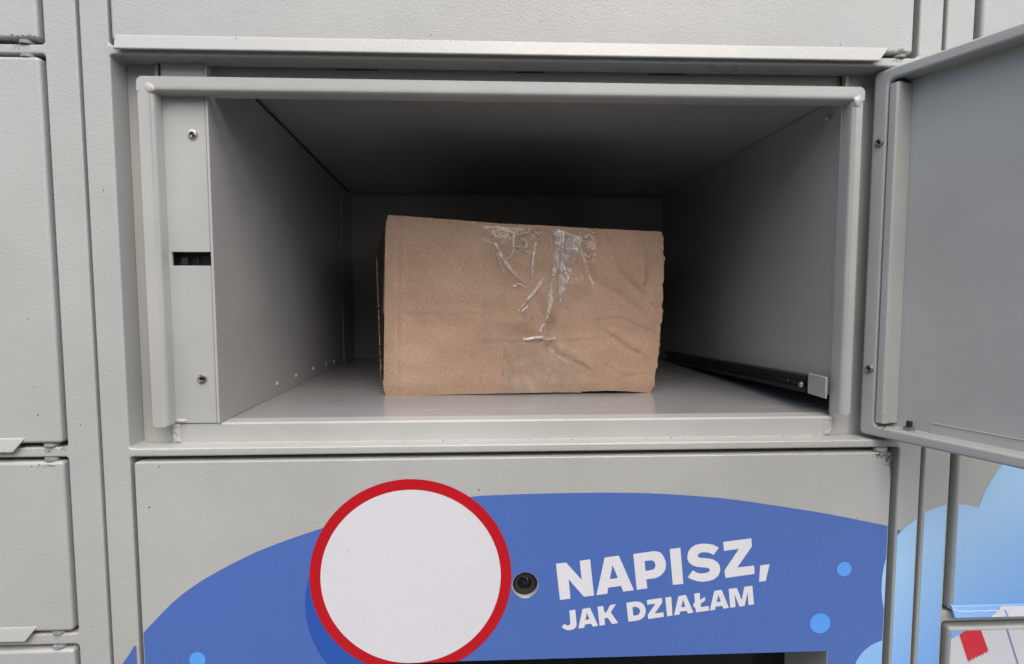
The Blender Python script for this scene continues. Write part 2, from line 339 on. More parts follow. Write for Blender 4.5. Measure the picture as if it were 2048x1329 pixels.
LETTERS = [[[(19.3,-184.8),(25.6,-184.3),(35.3,-195.5),(34.0,-183.3),(40.4,-182.5),(43.0,-205.6),(36.8,-206.3),(27.2,-195.0),(28.4,-207.3),(21.9,-208.0)]],[[(49.4,-181.6),(58.2,-180.5),(67.9,-202.8),(61.2,-203.6),(59.9,-199.9),(51.8,-200.8),(51.3,-204.7),(44.6,-205.4)],[(54.3,-186.4),(57.8,-194.8),(52.8,-195.4)]],[[(67.2,-179.7),(80.1,-178.1),(82.2,-178.4),(84.2,-179.2),(85.8,-181.1),(87.2,-183.9),(87.8,-186.4),(87.5,-189.6),(86.3,-192.0),(84.2,-194.1),(81.4,-195.4),(75.6,-196.1),(76.3,-201.9),(69.7,-202.6)],[(74.3,-184.3),(78.8,-183.9),(80.4,-184.8),(81.1,-186.6),(81.0,-188.4),(80.1,-189.7),(78.5,-190.2),(75.0,-190.7)]],[[(89.9,-177.0),(96.6,-176.3),(98.9,-199.5),(92.3,-200.0)]],[[(120.8,-176.8),(117.5,-181.4),(115.2,-180.0),(112.3,-179.5),(109.8,-179.6),(108.1,-180.5),(107.5,-181.6),(108.1,-182.6),(109.9,-183.1),(113.5,-183.4),(117.1,-184.1),(119.6,-185.6),(121.3,-187.5),(122.0,-190.0),(121.9,-192.2),(120.9,-194.7),(118.5,-196.9),(115.6,-197.9),(111.3,-198.4),(107.8,-198.0),(104.5,-196.9),(101.5,-195.4),(104.7,-190.9),(106.9,-192.3),(109.1,-193.0),(111.6,-193.0),(113.7,-192.6),(115.1,-191.9),(115.5,-191.0),(115.0,-190.1),(113.6,-189.4),(111.1,-189.2),(107.6,-188.8),(104.3,-187.7),(102.2,-185.8),(101.2,-183.8),(101.1,-181.3),(101.7,-178.8),(103.4,-176.3),(105.8,-174.8),(109.4,-174.0),(113.3,-174.1),(117.2,-174.8)]],[[(123.4,-173.1),(141.1,-171.2),(141.7,-176.3),(132.8,-189.7),(143.4,-188.7),(143.9,-194.1),(125.4,-196.3),(124.7,-191.4),(133.5,-177.8),(124.1,-178.9)]],[[(147.3,-188.7),(153.3,-188.0),(151.1,-198.9),(146.9,-199.2)]],[[(27.8,-214.9),(31.4,-214.4),(32.3,-223.1),(32.3,-224.9),(31.1,-226.7),(29.0,-227.5),(26.7,-227.6),(24.6,-226.7),(23.0,-225.2),(24.9,-223.3),(26.1,-224.5),(27.4,-224.5),(28.3,-223.7),(28.4,-222.2)]],[[(36.0,-214.1),(40.6,-213.4),(45.8,-225.2),(42.4,-225.7),(41.5,-223.7),(37.4,-224.3),(37.1,-226.3),(33.4,-226.6)],[(38.7,-216.5),(40.3,-220.9),(37.8,-221.2)]],[[(45.3,-212.9),(48.8,-212.5),(49.7,-216.9),(50.7,-216.7),(53.2,-212.1),(56.8,-211.5),(53.6,-216.7),(58.3,-223.7),(54.5,-224.3),(51.8,-220.2),(49.7,-220.4),(50.1,-224.7),(46.7,-225.2)]],[[(63.3,-210.8),(68.9,-210.1),(71.7,-210.4),(74.2,-212.1),(75.5,-215.1),(75.5,-217.6),(74.5,-220.3),(71.9,-222.1),(69.0,-222.6),(64.7,-223.1)],[(67.1,-213.8),(68.9,-213.5),(70.9,-214.2),(71.9,-215.7),(71.9,-217.2),(71.1,-218.6),(69.7,-219.1),(67.8,-219.3)]],[[(76.1,-209.4),(85.6,-208.2),(85.8,-211.3),(81.2,-218.2),(86.7,-217.6),(87.0,-220.5),(77.2,-221.7),(76.8,-218.9),(81.6,-211.9),(76.4,-212.4)]],[[(87.7,-208.1),(91.4,-207.6),(92.5,-219.8),(89.1,-220.3)]],[[(96.0,-207.4),(100.6,-206.6),(105.7,-218.2),(102.3,-218.8),(101.3,-216.9),(97.2,-217.4),(96.9,-219.3),(93.4,-219.7)],[(98.8,-209.6),(100.5,-214.2),(97.9,-214.7)]],[[(105.9,-205.9),(109.4,-205.6),(109.8,-210.3),(112.7,-208.1),(113.0,-210.5),(110.1,-212.6),(110.4,-214.8),(115.2,-214.2),(115.5,-217.2),(107.2,-218.1),(106.8,-214.8),(105.8,-215.0),(105.5,-212.4),(106.5,-211.6)]],[[(118.6,-204.5),(123.2,-203.9),(128.2,-215.7),(124.8,-216.2),(123.8,-214.3),(119.7,-214.7),(119.4,-216.7),(116.0,-217.2)],[(121.2,-207.1),(122.9,-211.5),(120.3,-211.8)]],[[(127.7,-203.4),(132.8,-202.9),(136.2,-210.9),(137.6,-202.3),(142.7,-201.7),(144.1,-213.8),(140.6,-214.3),(139.8,-206.0),(138.1,-214.7),(134.9,-215.1),(131.5,-206.9),(132.4,-215.3),(129.0,-215.7)]]]
WRINKLES = [(0.48,[(-16.7,18.9),(-8.8,4.7),(-3.5,-2.7),(2.9,-9.1),(7.7,-11.2)]),(0.21,[(-15.7,12.1),(-10.9,-0.6),(-8.8,-5.3)]),(0.32,[(-2.4,27.9),(-3.0,12.1),(-7.7,5.8)]),(0.21,[(-10.3,29.9),(-9.3,22.6)]),(0.21,[(1.3,31.5),(0.8,25.8),(8.2,26.8),(11.9,30.5)]),(0.43,[(2.9,20.5),(6.1,21.6),(7.1,15.8),(-0.3,16.3),(9.3,11.6)]),(0.48,[(14.6,20.0),(12.5,9.0),(11.4,-11.7)]),(0.43,[(20.0,-7.5),(14.7,-16.5),(7.2,-25.0),(1.3,-32.5)]),(0.32,[(8.8,-28.8),(4.5,-32.5),(2.9,-39.5)]),(0.91,[(32.7,29.0),(31.1,16.4),(27.5,-10.1),(24.4,-33.6),(18.0,-48.7)]),(0.43,[(35.9,26.9),(34.9,9.0),(33.5,-27.2)]),(0.48,[(5.0,-54.5),(18.0,-53.0),(22.3,-54.6),(29.8,-53.8)]),(0.48,[(28.4,28.0),(30.1,20.6)]),(0.21,[(-27.8,30.4),(-21.4,29.9),(-15.1,30.4),(-10.9,29.4)]),(0.21,[(11.4,30.5),(18.9,22.7)]),(0.27,[(50.5,12.7),(54.2,8.5),(56.9,10.6)]),(0.21,[(55.2,27.0),(57.3,23.8),(60.5,26.0)]),(0.21,[(50.9,23.8),(60.6,20.7)]),(0.32,[(-2.5,-14.4),(1.8,-12.2),(7.2,-16.0)])]

# ================================================================ setting: the paving the lockers stand on
GZ = -1.35
def paving():
    me = bpy.data.meshes.new('ground'); S = 60
    me.from_pydata([(-S, -S, GZ), (S, -S, GZ), (S, S, GZ), (-S, S, GZ)], [], [(0, 1, 2, 3)])
    o = link('ground', me, 'paving', None, 0); o['kind'] = 'structure'; return o
paving()

# unseen block of foliage added to shade the low light; mirrors in the screen
def shade_hedge():
    t = thing('shade_hedge', 'unseen dark green foliage block added to shade the low light before the lockers', 'shade_hedge')
    x0, x1, y0, y1, z1 = -1.9, 1.0, -3.3, -2.4, 1.00
    bm = bmesh.new(); rnd = random.Random(3)
    for k in range(14000):
        f = rnd.random()
        if f < .62: c = Vector((rnd.uniform(x0, x1), y1 + rnd.gauss(0, .05), rnd.uniform(GZ+.05, z1)))
        elif f < .85: c = Vector((rnd.uniform(x0, x1), rnd.uniform(y0, y1), z1 + rnd.gauss(0, .05)))
        else: c = Vector((rnd.choice((x0, x1)) + rnd.gauss(0, .05), rnd.uniform(y0, y1), rnd.uniform(GZ+.05, z1)))
        c += Vector((0, .12*noise.noise(c*1.3), .10*noise.noise(c*1.1)))
        L = rnd.uniform(.035, .065); a = Vector((rnd.gauss(0, 1), rnd.gauss(0, 1), rnd.gauss(0, .7))).normalized(); s = a.orthogonal().normalized()
        s = Matrix.Rotation(rnd.uniform(0, 6.28), 3, a) @ s; nrm = a.cross(s)
        bm.faces.new([bm.verts.new(c + p) for p in (a*-L, s*L*.5 + nrm*L*.12, a*L, -s*L*.5 + nrm*L*.12)])
    from_bm('foliage', bm, 'leaf', t, 0)
    bm = bmesh.new(); bm_box(bm, x0+.12, x1-.12, y0+.12, y1-.12, GZ+.1, z1-.12, .1)
    from_bm('inner_twigs', bm, 'twig', t)
    for k in range(5):
        x = x0+.3+k*.62; lathe('stem', 'twig', t, [(.03, 0), (.024, .35)], (x, (y0+y1)/2 + rnd.gauss(0, .08), GZ), (rnd.gauss(0, .08), rnd.gauss(0, .08), 1), 8)
shade_hedge()

# ================================================================ locker cabinets
ROWS = [-1.33, -.34, -.2295, -.2227, -.1148, -.1089, .1147, .1200, .345, .70]
ROW_HOLES = (1, 3, 5, 7)

def carcass(parent, x0, x1):
    for x in (x0, x1-.0012): box('side_panel', 'paint_in', parent, x, x+.0012, .0152, .372, -1.34, .698)
    box('rear_panel', 'paint_in', parent, x0, x1, .3725, .3740, -1.34, .698)
    box('roof_panel', 'paint_in', parent, x0-.0005, x1+.0005, .0005, .375, .7003, .7020)
    box('plinth', 'paint_in', parent, x0, x1, .02, .37, GZ+.0005, -1.3405)

LIPY = (-.0016, -.0035)
def closed_door(parent, x0, x1, z0, z1, lip0, lip1, drop=.0048, rise=.0028, mat='paint', lipmat='paint', end=.8, start=0.0, **props):
    """folded sheet door; a bent grip lip runs along the bottom from lip0 to lip1"""
    d = plate('door', mat, parent, [x0, x1], [z0, z1], [], -.0015, .020, .0022, .002, 4, **props)
    zl, zt = z0-drop, z0+rise
    prof = [(-.0005, zt+.0012), (LIPY[0], zt+.0008), (LIPY[0]-.0004, zt), (LIPY[1], zl+.0006), (LIPY[1]+.0004, zl), (LIPY[1]+.0014, zl), (-.0008, zt-.002)]
    def fn(a, b, t): return Vector((lip0 - start*(zl-b)*0 + start*max(0, zt-b) if t == 0 else lip1 + end*(b-zl), a, b))
    prism('grip_lip', lipmat, d, prof, fn, 0, 1, 0.0006)
    return d

def bushing(parent, x, z, h, y=.0022, mat='nylon_grey'):
    lathe('hinge_bushing', mat, parent, [(.0030, -h/2), (.0038, -h/2+.0002), (.0038, h/2-.0002), (.0030, h/2)], (x, y, z), (0, 0, 1))

# ---- left cabinet
left = thing('locker_cabinet', 'grey steel locker cabinet at left with plain closed doors and no print', 'locker', group=None)
plate('front_frame', 'paint', left, [-.7492, -.7315, -.2687, -.2511], ROWS, [(1, j) for j in ROW_HOLES], 0, .0145, .0013, .0018)
carcass(left, -.7485, -.2515)
for k, (z0, z1) in enumerate([(.1222, .342), (-.1062, .1127), (-.2205, -.1172), (-.338, -.2320)]):
    closed_door(left, -.729, -.2710, z0, z1, -.7285, -.2975)
for x, z in ((-.2792, .1211), (-.2790, .1138), (-.2790, -.1076), (-.2790, -.1160), (-.2807, -.2217), (-.2807, -.2308)): bushing(left, x, z, .0021)
grime('grime', left, [(-.2775, -.0017, .1238, .0035, .0005), (-.2830, -.0002, .1188, .0012, .0008), (-.279, -.0004, -.1100, .004, .0006), (-.2700, -.0004, -.1090, .0012, .0012), (-.2805, -.0016, -.1192, .0035, .0006)], 60, .00024)

# ---- middle cabinet
mid = thing('locker_cabinet', 'grey steel middle locker cabinet with open compartment above a blue printed panel', 'locker')
MR = [-1.33, -.62, -.1153, -.1103, .1150, .1203, .345, .70]
plate('front_frame', 'paint', mid, [-.2492, -.2335, .2345, .2492], MR, [(1, 1), (1, 3), (1, 5)], 0, .0145, .0013, .0018)
carcass(mid, -.2485, .2485)
closed_door(mid, -.2313, .2303, .1222, .342, -.2290, .2085, drop=.0054, rise=.0022, label='closed grey door with bent grip lip above the open compartment')
bushing(mid, .2238, .1212, .0017); bushing(mid, .2238, -.11665, .0024, mat='nylon')
grime('grime', mid, [(.2238, -.0017, .1236, .0022, .0005), (.2238, -.0003, .1190, .0022, .0007)], 30, .00022)

# recess round the collar
box('gutter_panel', 'paint_fine', mid, -.2334, -.2124, .0146, .0156, -.1102, .1149)
box('gutter_panel', 'paint_fine', mid, .1985, .2344, .0146, .0156, -.1102, .1149)
hd = box('header_panel', 'paint_in', mid, -.2122, .1983, .0166, .0176, .0982, .1310)
for x0, x1 in ((-.1118, -.0872), (-.0044, .0127), (.0772, .1008)): box('drain_slot', 'dark', hd, x0, x1, .0160, .01655, .1146, .1149)
for x in (-.2163, .1985): box('spacer_tab', 'paint_fine', mid, x, x+.0022, .0118, .0145, .0960, .1148, .0003)

# rain collar round the opening: flange outward, rounded bend, return into the box
def collar():
    X0, X1, Z0, YF, YB = -.2122, .1976, .0962, .0020, .0122
    BL, BR = -.0980, -.0949; BA = .0026
    bm = bmesh.new(); prof = [(0, YB), (0, YF+BA)]
    for k in range(1, 6):
        t = math.pi/2*k/6; prof.append((BA-BA*math.cos(t), YF+BA-BA*math.sin(t)))
    prof.append((BA, YF)); rows = []
    for a, y in prof:
        rows.append([bm.verts.new(p) for p in ((X0-a, y, BL+.0006*(a < .001)), (X0-a, y, Z0+a), (X1+a, y, Z0+a), (X1+a, y, BR+.0006*(a < .001)))])
    for A, B in zip(rows, rows[1:]):
        for k in range(3): bm.faces.new((A[k], A[k+1], B[k+1], B[k]))
    TL, TR, TT, RC = X0-.0084, X1+.0065, .1041, .0034      # outer outline
    out = [(X0-BA, BL), (X0-.0079+.0022, BL-.0002)]
    for k in range(5): t = math.pi*(1.5-.5*k/4); out.append((X0-.0079+.0022+.0022*math.cos(t), BL+.0020+.0022*math.sin(t)))
    out += [(X0-.0079, Z0-.0012), (TL+.0012, Z0-.0010), (TL+.0012, Z0-.0004), (TL, Z0-.0004)]
    for k in range(7): t = math.pi*(1-.5*k/6); out.append((TL+RC+RC*math.cos(t), TT-RC+RC*math.sin(t)))
    for k in range(7): t = math.pi*(.5-.5*k/6); out.append((TR-RC+RC*math.cos(t), TT-.0004-RC+RC*math.sin(t)))
    out += [(TR, Z0-.0004), (TR-.0010, Z0-.0004), (TR-.0010, Z0-.0010)]
    for k in range(5): t = math.pi*(0-.5*k/4); out.append((TR-.0010-.0022+.0022*math.cos(t), BR+.0020+.0022*math.sin(t)))
    out += [(X1+BA, BR), (X1+BA, Z0+BA), (X0-BA, Z0+BA)]
    vs = [bm.verts.new((x, YF, z)) for x, z in out]
    for t in tessellate_polygon([[Vector((x, z, 0)) for x, z in out]]):
        try: bm.faces.new([vs[i] for i in t])
        except ValueError: pass
    bmesh.ops.remove_doubles(bm, verts=bm.verts, dist=1e-6)
    o = from_bm('rain_collar', bm, 'paint_fine', mid, 50)
    thicken(o, .0010)
    blob('weld_bead', 'weld', o, (X0-.0020, YF+.0002, Z0+.0016), (.0034, .0012, .0032), .35, 380)
    blob('weld_bead', 'weld', o, (X1+.0028, YF+.0002, Z0+.0000), (.0029, .0013, .0041), .4, 380)
    return o
collar()

# sill
def sill():
    pr = [(.0115, -.1102), (.0115, -.0993)]
    for k in range(1, 6): t = math.pi/2*k/5; pr.append((.0115+.0014*(1-math.cos(t)), -.0993+.0014*math.sin(t)))
    pr += [(.0240, -.0979), (.0240, -.0990), (.0130, -.0990), (.0130, -.1102)]
    o = prism('sill', 'paint_fine', mid, pr, lambda a, b, t: Vector((t, a, b)), -.2146, .1986)
    for x0, x1 in ((-.2145, -.2098), (.1925, .1988)):
        bm = bmesh.new(); nx, nz = 10, 24
        V = [[None]*(nz+1) for _ in range(nx+1)]
        for i in range(nx+1):
            for j in range(nz+1):
                x = x0+(x1-x0)*i/nx; z = -.1100+.0118*j/nz
                e = min(i, nx-i, 2)/2*min(j, nz-j, 2)/2
                h = e*(.0006+.0007*noise.noise(Vector((x*420, 3, z*420)))) + .00012
                V[i][j] = bm.verts.new((x + .0006*noise.noise(Vector((z*600, x0, 1)))*(1 if i in (0, nx) else 0), .0115-h, z))
        for i in range(nx):
            for j in range(nz): bm.faces.new((V[i][j], V[i+1][j], V[i+1][j+1], V[i][j+1]))
        from_bm('weld_bead', bm, 'weld', o, 80)
    blob('weld_bead', 'weld', o, (-.2085, .0108, -.0962), (.0036, .0014, .0012), .4, 500)
    bm = bmesh.new(); n = 200; rows = []                        # yellowed bead of sealant along the foot of the sill
    for k in range(n+1):
        x = -.2090+.4010*k/n; r = .00035+.0004*noise.noise(Vector((x*160, 0, 0)))
        rows.append([bm.verts.new((x, .0114-r*c, -.1103+r*s)) for c, s in ((1.6, 0), (1.0, .7), (0, 1.1))])
    for A, B in zip(rows, rows[1:]):
        for k in range(2): bm.faces.new((A[k], A[k+1], B[k+1], B[k]))
    from_bm('sealant_bead', bm, 'sealant', o, 60)
sill()
grime('grime', mid, [(-.10+.035*k, .0085, -.1099, .02, 0.00002) for k in range(8)], 40, .0002)

# lock plate at the left of the opening
lp = plate('lock_plate', 'paint_fine', mid, [-.2119, -.2100, -.1873], [-.0978, -.0024, .0057, .1245], [(1, 1)], .0106, .0122, .0003, 0, 2)
def screw(parent, c, ax, r, mat='steel', **props):
    s = lathe('screw', mat, parent, [(r, 0), (r, .0003), (r*.86, .0011), (r*.55, .0013), (r*.45, .0009), (r*.40, .0002)], c, ax, **props)
    a = Vector(ax)
    lathe('screw_socket', 'black', parent, [(r*.27, .0004), (r*.27, .0010)], c, ax, 6)
    return s
screw(lp, (-.1948, .0106, .0743), (0, -1, 0), .0030); screw(lp, (-.1950, .0106, -.0705), (0, -1, 0), .0030)
lk = box('lock_body', 'black', lp, -.2110, -.1880, .0175, .045, -.0050, .0080)
box('lock_body', 'black', lp, -.2112, -.2100, .0123, .0174, -.0050, .0080)
box('latch', 'rubber', lp, -.2075, -.2030, .0150, .0170, -.0021, .0030, .0008)
box('latch', 'rubber', lp, -.1975, -.1968, .0150, .0170, -.0010, .0022, .0002)
box('latch', 'rubber', lp, -.1930, -.1885, .0150, .0168, .0032, .0046, .0003)

# compartment lining
lw = quad_sheet('side_wall', 'paint_in', mid, [(-.1861, .0112, -.0976), (-.1868, .352, -.0980), (-.1868, .352, .0985), (-.1861, .0112, .1225)], 2, 2, .0014)
box('wall_edge', 'paint_fine', lw, -.1868, -.1853, .0098, .0111, -.0977, .1240, .0002)
for y, z in ((.1029, -.0888), (.1455, -.0889), (.1913, -.0891), (.2328, -.0902), (.2598, -.0912)):
    lathe('rivet', 'weld', lw, [(.0019, 0), (.0018, .0005), (.0011, .0010), (.0003, .0012)], (-.1856, y, z), (1, 0, 0), 16)
quad_sheet('ceiling_seam', 'dark', lw, [(-.1851, .018, .1219), (-.1857, .335, .0994), (-.1857, .335, .1003), (-.1851, .018, .1230)], 2, 1, .0006)  # black strip standing in for the unlit gap above the wall
quad_sheet('wall_seam', 'paint_in', lw, [(-.1852, .300, -.0975), (-.1852, .3015, -.0975), (-.1852, .3015, .102), (-.1852, .300, .102)], 1, 1, .0008)
rw = quad_sheet('side_wall', 'paint_in', mid, [(.2002, .0170, -.0850), (.1932, .352, -.0985), (.1932, .352, .1000), (.2002, .0170, .1035)], 2, 2, .0012)
quad_sheet('wall_flange', 'paint_in', rw, [(.1990, .0175, .0950), (.1920, .350, .0955), (.1920, .350, .1002), (.1990, .0175, .1032)], 2, 2, .0009)
for x, y, z, s in ((.1982, .0294, .0947, .0027), (.1950, .1815, .0946, .0024), (.1925, .338, .0965, .0018)): blob('weld_bead', 'weld', rw, (x, y, z), (.0016, s, s*.85), .35, 380, label='weld blob on the flange seam')
quad_sheet('floor_panel', 'floor', mid, [(-.1858, .0242, -.0984), (.2400, .0242, -.0984), (.2400, .352, -.0984), (-.1868, .352, -.0984)], 2, 2, .0010)
quad_sheet('ceiling_panel', 'paint_in', mid, [(-.2000, .0178, .1262), (.2060, .0178, .1042), (.1990, .354, .1003), (-.2000, .354, .1008)], 12, 12, .0010)
bp = quad_sheet('back_panel', 'paint_in', mid, [(-.1880, .3525, -.0990), (.1945, .3525, -.0990), (.1945, .3525, .1015), (-.1880, .3525, .1015)], 2, 2, .0010)
box('back_flange', 'paint_in', bp, -.1845, .1905, .3490, .3515, .0955, .0985, .0004)
blob('weld_bead', 'paint_in', bp, (-.001, .3485, .0985), (.0045, .003, .0025), .3, 300)
# black drawer slide with its bracket on the right wall
def slide():
    bm = bmesh.new()
    P = [(.0300, -.0858, -.0745), (.3080, -.0984, -.0872)]; V = []
    for y, zb, zt in P:
        xi = .1905-.006*(y-.03)/.278
        for x, z in ((xi, zb), (.2000-.007*(y-.03)/.278, zb), (.2000-.007*(y-.03)/.278, zt), (xi, zt), (xi, zt-.003), (xi+.002, zt-.0038), (xi+.002, zb+.0038), (xi, zb+.003)): V.append(bm.verts.new((x, y, z)))
    order = [0, 1, 2, 3, 4, 5, 6, 7]
    A, B = [V[i] for i in order], [V[8+i] for i in order]
    for k in range(8): bm.faces.new((A[k], A[(k+1) % 8], B[(k+1) % 8], B[k]))
    bm.faces.new(A); bm.faces.new(B)
    return from_bm('slide_rail', bm, 'black', rw, 20)
slide()
lathe('rail_bolt', 'steel', rw, [(.0024, 0), (.0024, .0012), (.0016, .0020), (.0004, .0022)], (.1912, .0345, -.0808), (-1, 0, 0), 12)
lathe('rail_bolt', 'steel', rw, [(.0007, 0), (.0006, .0006), (.0001, .0008)], (.1912, .0520, -.0808), (-1, 0, 0), 10)
box('rail_bracket', 'paint_in', rw, .1915, .1930, .0090, .0290, -.0862, -.0722, .0009, 3)

# ---- the open door, swung out to the right
P0 = Vector((.2135, .0065, 0)); U = Vector((.40512, -.91426, 0)); D = Vector((.91426, .40512, 0))
dm = Matrix((U, D, Vector((0, 0, 1)))).transposed().to_4x4(); dm.translation = P0
od = plate('door', 'paint_fine', mid, [-.0007, .0080, .4520, .4610], [-.1079, -.1014, .1072, .1139], [(1, 1)], 0, .0145, .0017, .0032, 4, label='open door swung out to the right, inner side facing')
od.matrix_world = dm
box('inner_panel', 'paint_fine', od, .0030, .4560, .0118, .0140, -.1050, .1100)
sk = box('outer_skin', 'paint', od, -.0007, .4610, .0146, .0166, -.1079, .1139, .0008)
pr = [(.0086, .0117), (.0086, .0006), (.0090, .0001), (.0127, -.0001), (.0134, .0004), (.0137, .0012), (.0152, .0117)]
prism('hinge_bar', 'paint_fine', od, pr, lambda a, b, t: Vector((a, b, t)), -.0990, .1046, .0003)
screw(od, (.0042, 0, .0714), (0, -1, 0), .0026, 'steel_dull'); screw(od, (.0041, 0, -.0662), (0, -1, 0), .0026, 'steel_dull')
lathe('hinge_nut', 'steel_dull', od, [(.0026, 0), (.0034, .0005), (.0034, .0022), (.0024, .0026)], (.0250, .0062, -.1014), (0, 0, 1), 6, 20)
th = [(.0016, 0)]
for k in range(6): th += [(.0018, .0006*k+.0003), (.0015, .0006*k+.0006)]
lathe('hinge_bolt', 'black', od, th, (.0250, .0062, -.0990), (0, 0, 1), 14)
lathe('hinge_bolt', 'rubber', od, [(.0030, 0), (.0030, .0040)], (.0114, .0060, .1030), (0, 0, 1), 16)
box('hinge_plate', 'paint_fine', od, .0222, .0330, .0030, .0110, -.1017, -.1009, .0002)
box('panel_seam', 'paint_fine', od, .0335, .4500, .0114, .0122, -.0957, -.0949, .0003)
box('panel_seam', 'paint_fine', od, .0335, .0339, .0114, .0122, -.1012, -.0957, .0001)
grime('grime', od, [(.012, -.00005, -.1010, .003, .0006), (.015, .0001, -.096, .003, .003)], 26, .00022)

# ---- terminal panel below: camera hole, screen recess, printed film
SX0, SX1, SZ0, SZ1 = -.165, .1927, -.43, -.2463
LX, LZ = .4, -198.1
term = plate('terminal_panel', 'paint', mid, [-.2302, SX0, LX*1e-3-.0078, LX*1e-3+.0078, SX1, .2290], [-.610, SZ0, SZ1, LZ*1e-3-.0078, LZ*1e-3+.0078, -.1182],
             [(1, 1), (2, 1), (3, 1), (2, 3)], -.0015, .012, .0018, .0012, 3, label='panel with blue film, white lettering and a blank round red-rimmed sign')
BLUE_TOP = [(-229.4, -222.4), (-211.1, -203.6), (-193.5, -190.6), (-168.0, -176.9), (-147.4, -168.4), (-120.8, -159.5), (-99.3, -153.8), (-75.3, -148.7), (-54.2, -144.7), (-31.9, -141.9), (-14.2, -141.1), (17.0, -140.6), (53.9, -140.8), (85.5, -142.1), (123.1, -145.6), (155.7, -150.6), (191.2, -156.9), (228.2, -164.9)]
def smooth_line(p, k=6):
    q = []
    for i in range(len(p)-1):
        a, b, c, d = (Vector(p[max(0, min(len(p)-1, i+j))]) for j in (-1, 0, 1, 2))
        for s in range(k):
            t = s/k; q.append(tuple(.5*(2*b + (c-a)*t + (2*a-5*b+4*c-d)*t*t + (3*b-a-3*c+d)*t**3)))
    return q + [tuple(p[-1])]
yP = -.0015
scr = [(SX0*1e3-.4, SZ1*1e3+.5), (SX1*1e3+.4, SZ1*1e3+.5), (SX1*1e3+.4, -480), (SX0*1e3-.4, -480)]
poly('blue_print', 'blue', term, [smooth_line(BLUE_TOP) + [(228.2, -520), (-229.4, -520)], scr, circ(LX, LZ, 8.3)], yP-.00015)
CX, CZ, RO, RI = -69.1, -191.4, 61.0, 54.5
sh = [(x, max(z, -245.9)) for x, z in circ(-72.0, -208.0, 61.2, 96) if x < -73]
poly('printed_crescent', 'blue_dark', term, [sh], yP-.00030)
poly('printed_ring', 'red', term, [[(x, max(z, -246.1)) for x, z in circ(CX, CZ, RO, 128)], [(x, max(z, -245.8)) for x, z in circ(CX, CZ, RI, 96)]], yP-.00045)
poly('printed_disc', 'white', term, [[(x, max(z, -245.9)) for x, z in circ(CX, CZ, RI+.15, 96)]], yP-.00038)
for x, z, r in ((-198.3, -240.1, 4.8), (201.3, -192.3, 4.7), (187.1, -227.4, 6.6)): poly('printed_dot', 'sky_dot', term, [circ(x, z, r, 40)], yP-.00030)
for k, l in enumerate(LETTERS):
    poly('letter', 'letter', term, l, yP-.00030)
c1 = smooth_line([(228.3, -184.5), (226.8, -191.1), (226.1, -198.0), (226.0, -205.3), (226.6, -212.1), (228.3, -220.0)])
poly('cloud_print', 'cloud', term, [c1], yP-.00030)
c2 = smooth_line([(228.2, -239.6), (221.8, -242.3), (216.5, -246.3), (213.1, -250.7), (211.0, -255.3), (210.0, -262)])
poly('cloud_print', 'cloud', term, [c2 + [(212, -275), (228.2, -290)]], yP-.00030)
# camera lens in its hole
lathe('lens_rim', 'paint_fine', term, [(.0078, .006), (.0078, -.0012), (.0083, -.0012), (.0083, .006)], (LX*1e-3, 0, LZ*1e-3), (0, 1, 0), 48)
lathe('lens_barrel', 'rubber', term, [(.0001, .0022), (.0042, .0020), (.0044, .0002), (.0060, .0000), (.0064, .0010), (.0077, .0012), (.0077, .010)], (LX*1e-3-.0003, 0, LZ*1e-3+.0002), (0, 1, 0), 40)
lathe('lens_glass', 'lens', term, [(.0001, .0006), (.0020, .0009), (.0036, .0014), (.0041, .0020)], (LX*1e-3-.0003, 0, LZ*1e-3+.0002), (0, 1, 0), 32)
lathe('lens_iris', 'red', term, [(.0001, .00040), (.0004, .00055)], (LX*1e-3-.0005, 0, LZ*1e-3+.0006), (0, 1, 0), 12)
# screen recess
box('recess_wall', 'paint_fine', term, SX1+.0001, SX1+.0016, .0121, .050, SZ0, SZ1+.0015)
box('recess_wall', 'paint_fine', term, SX0-.0016, SX0-.0001, .0121, .050, SZ0, SZ1+.0015)
box('recess_wall', 'paint_fine', term, SX0, SX1, .0121, .050, SZ1+.0001, SZ1+.0014)
box('recess_wall', 'paint_fine', term, SX0, SX1, .0121, .050, SZ0-.0014, SZ0-.0001)
box('screen_glass', 'glass', term, SX0+.0002, SX1-.0006, .0470, .0500, SZ0+.0002, SZ1-.0006)
grime('grime', term, [(.2238, -.0017, -.1200, .0036, .0008), (.2270, -.0017, -.1215, .0014, .0030), (.2283, -.0016, -.126, .0004, .004)], 240, .00021)
# print carried over on to the frame strips
poly('blue_print', 'blue', mid, [[(-248.2, -249.5), (-243.9, -242.8), (-238.9, -236.0), (-236.2, -231.3), (-235.0, -231.8), (-235.0, -330), (-248.2, -330)]], -.00018)
poly('cloud_print', 'cloud', mid, [smooth_line([(235.9, -172.0), (238.2, -169.3), (244.4, -163.9), (248.0, -161.5)]) + [(248.0, -330), (235.9, -330)]], -.00018)
poly('blue_print', 'blue', mid, [[(235.9, -168.1), (238.3, -169.2), (235.9, -171.8)]], -.00018)

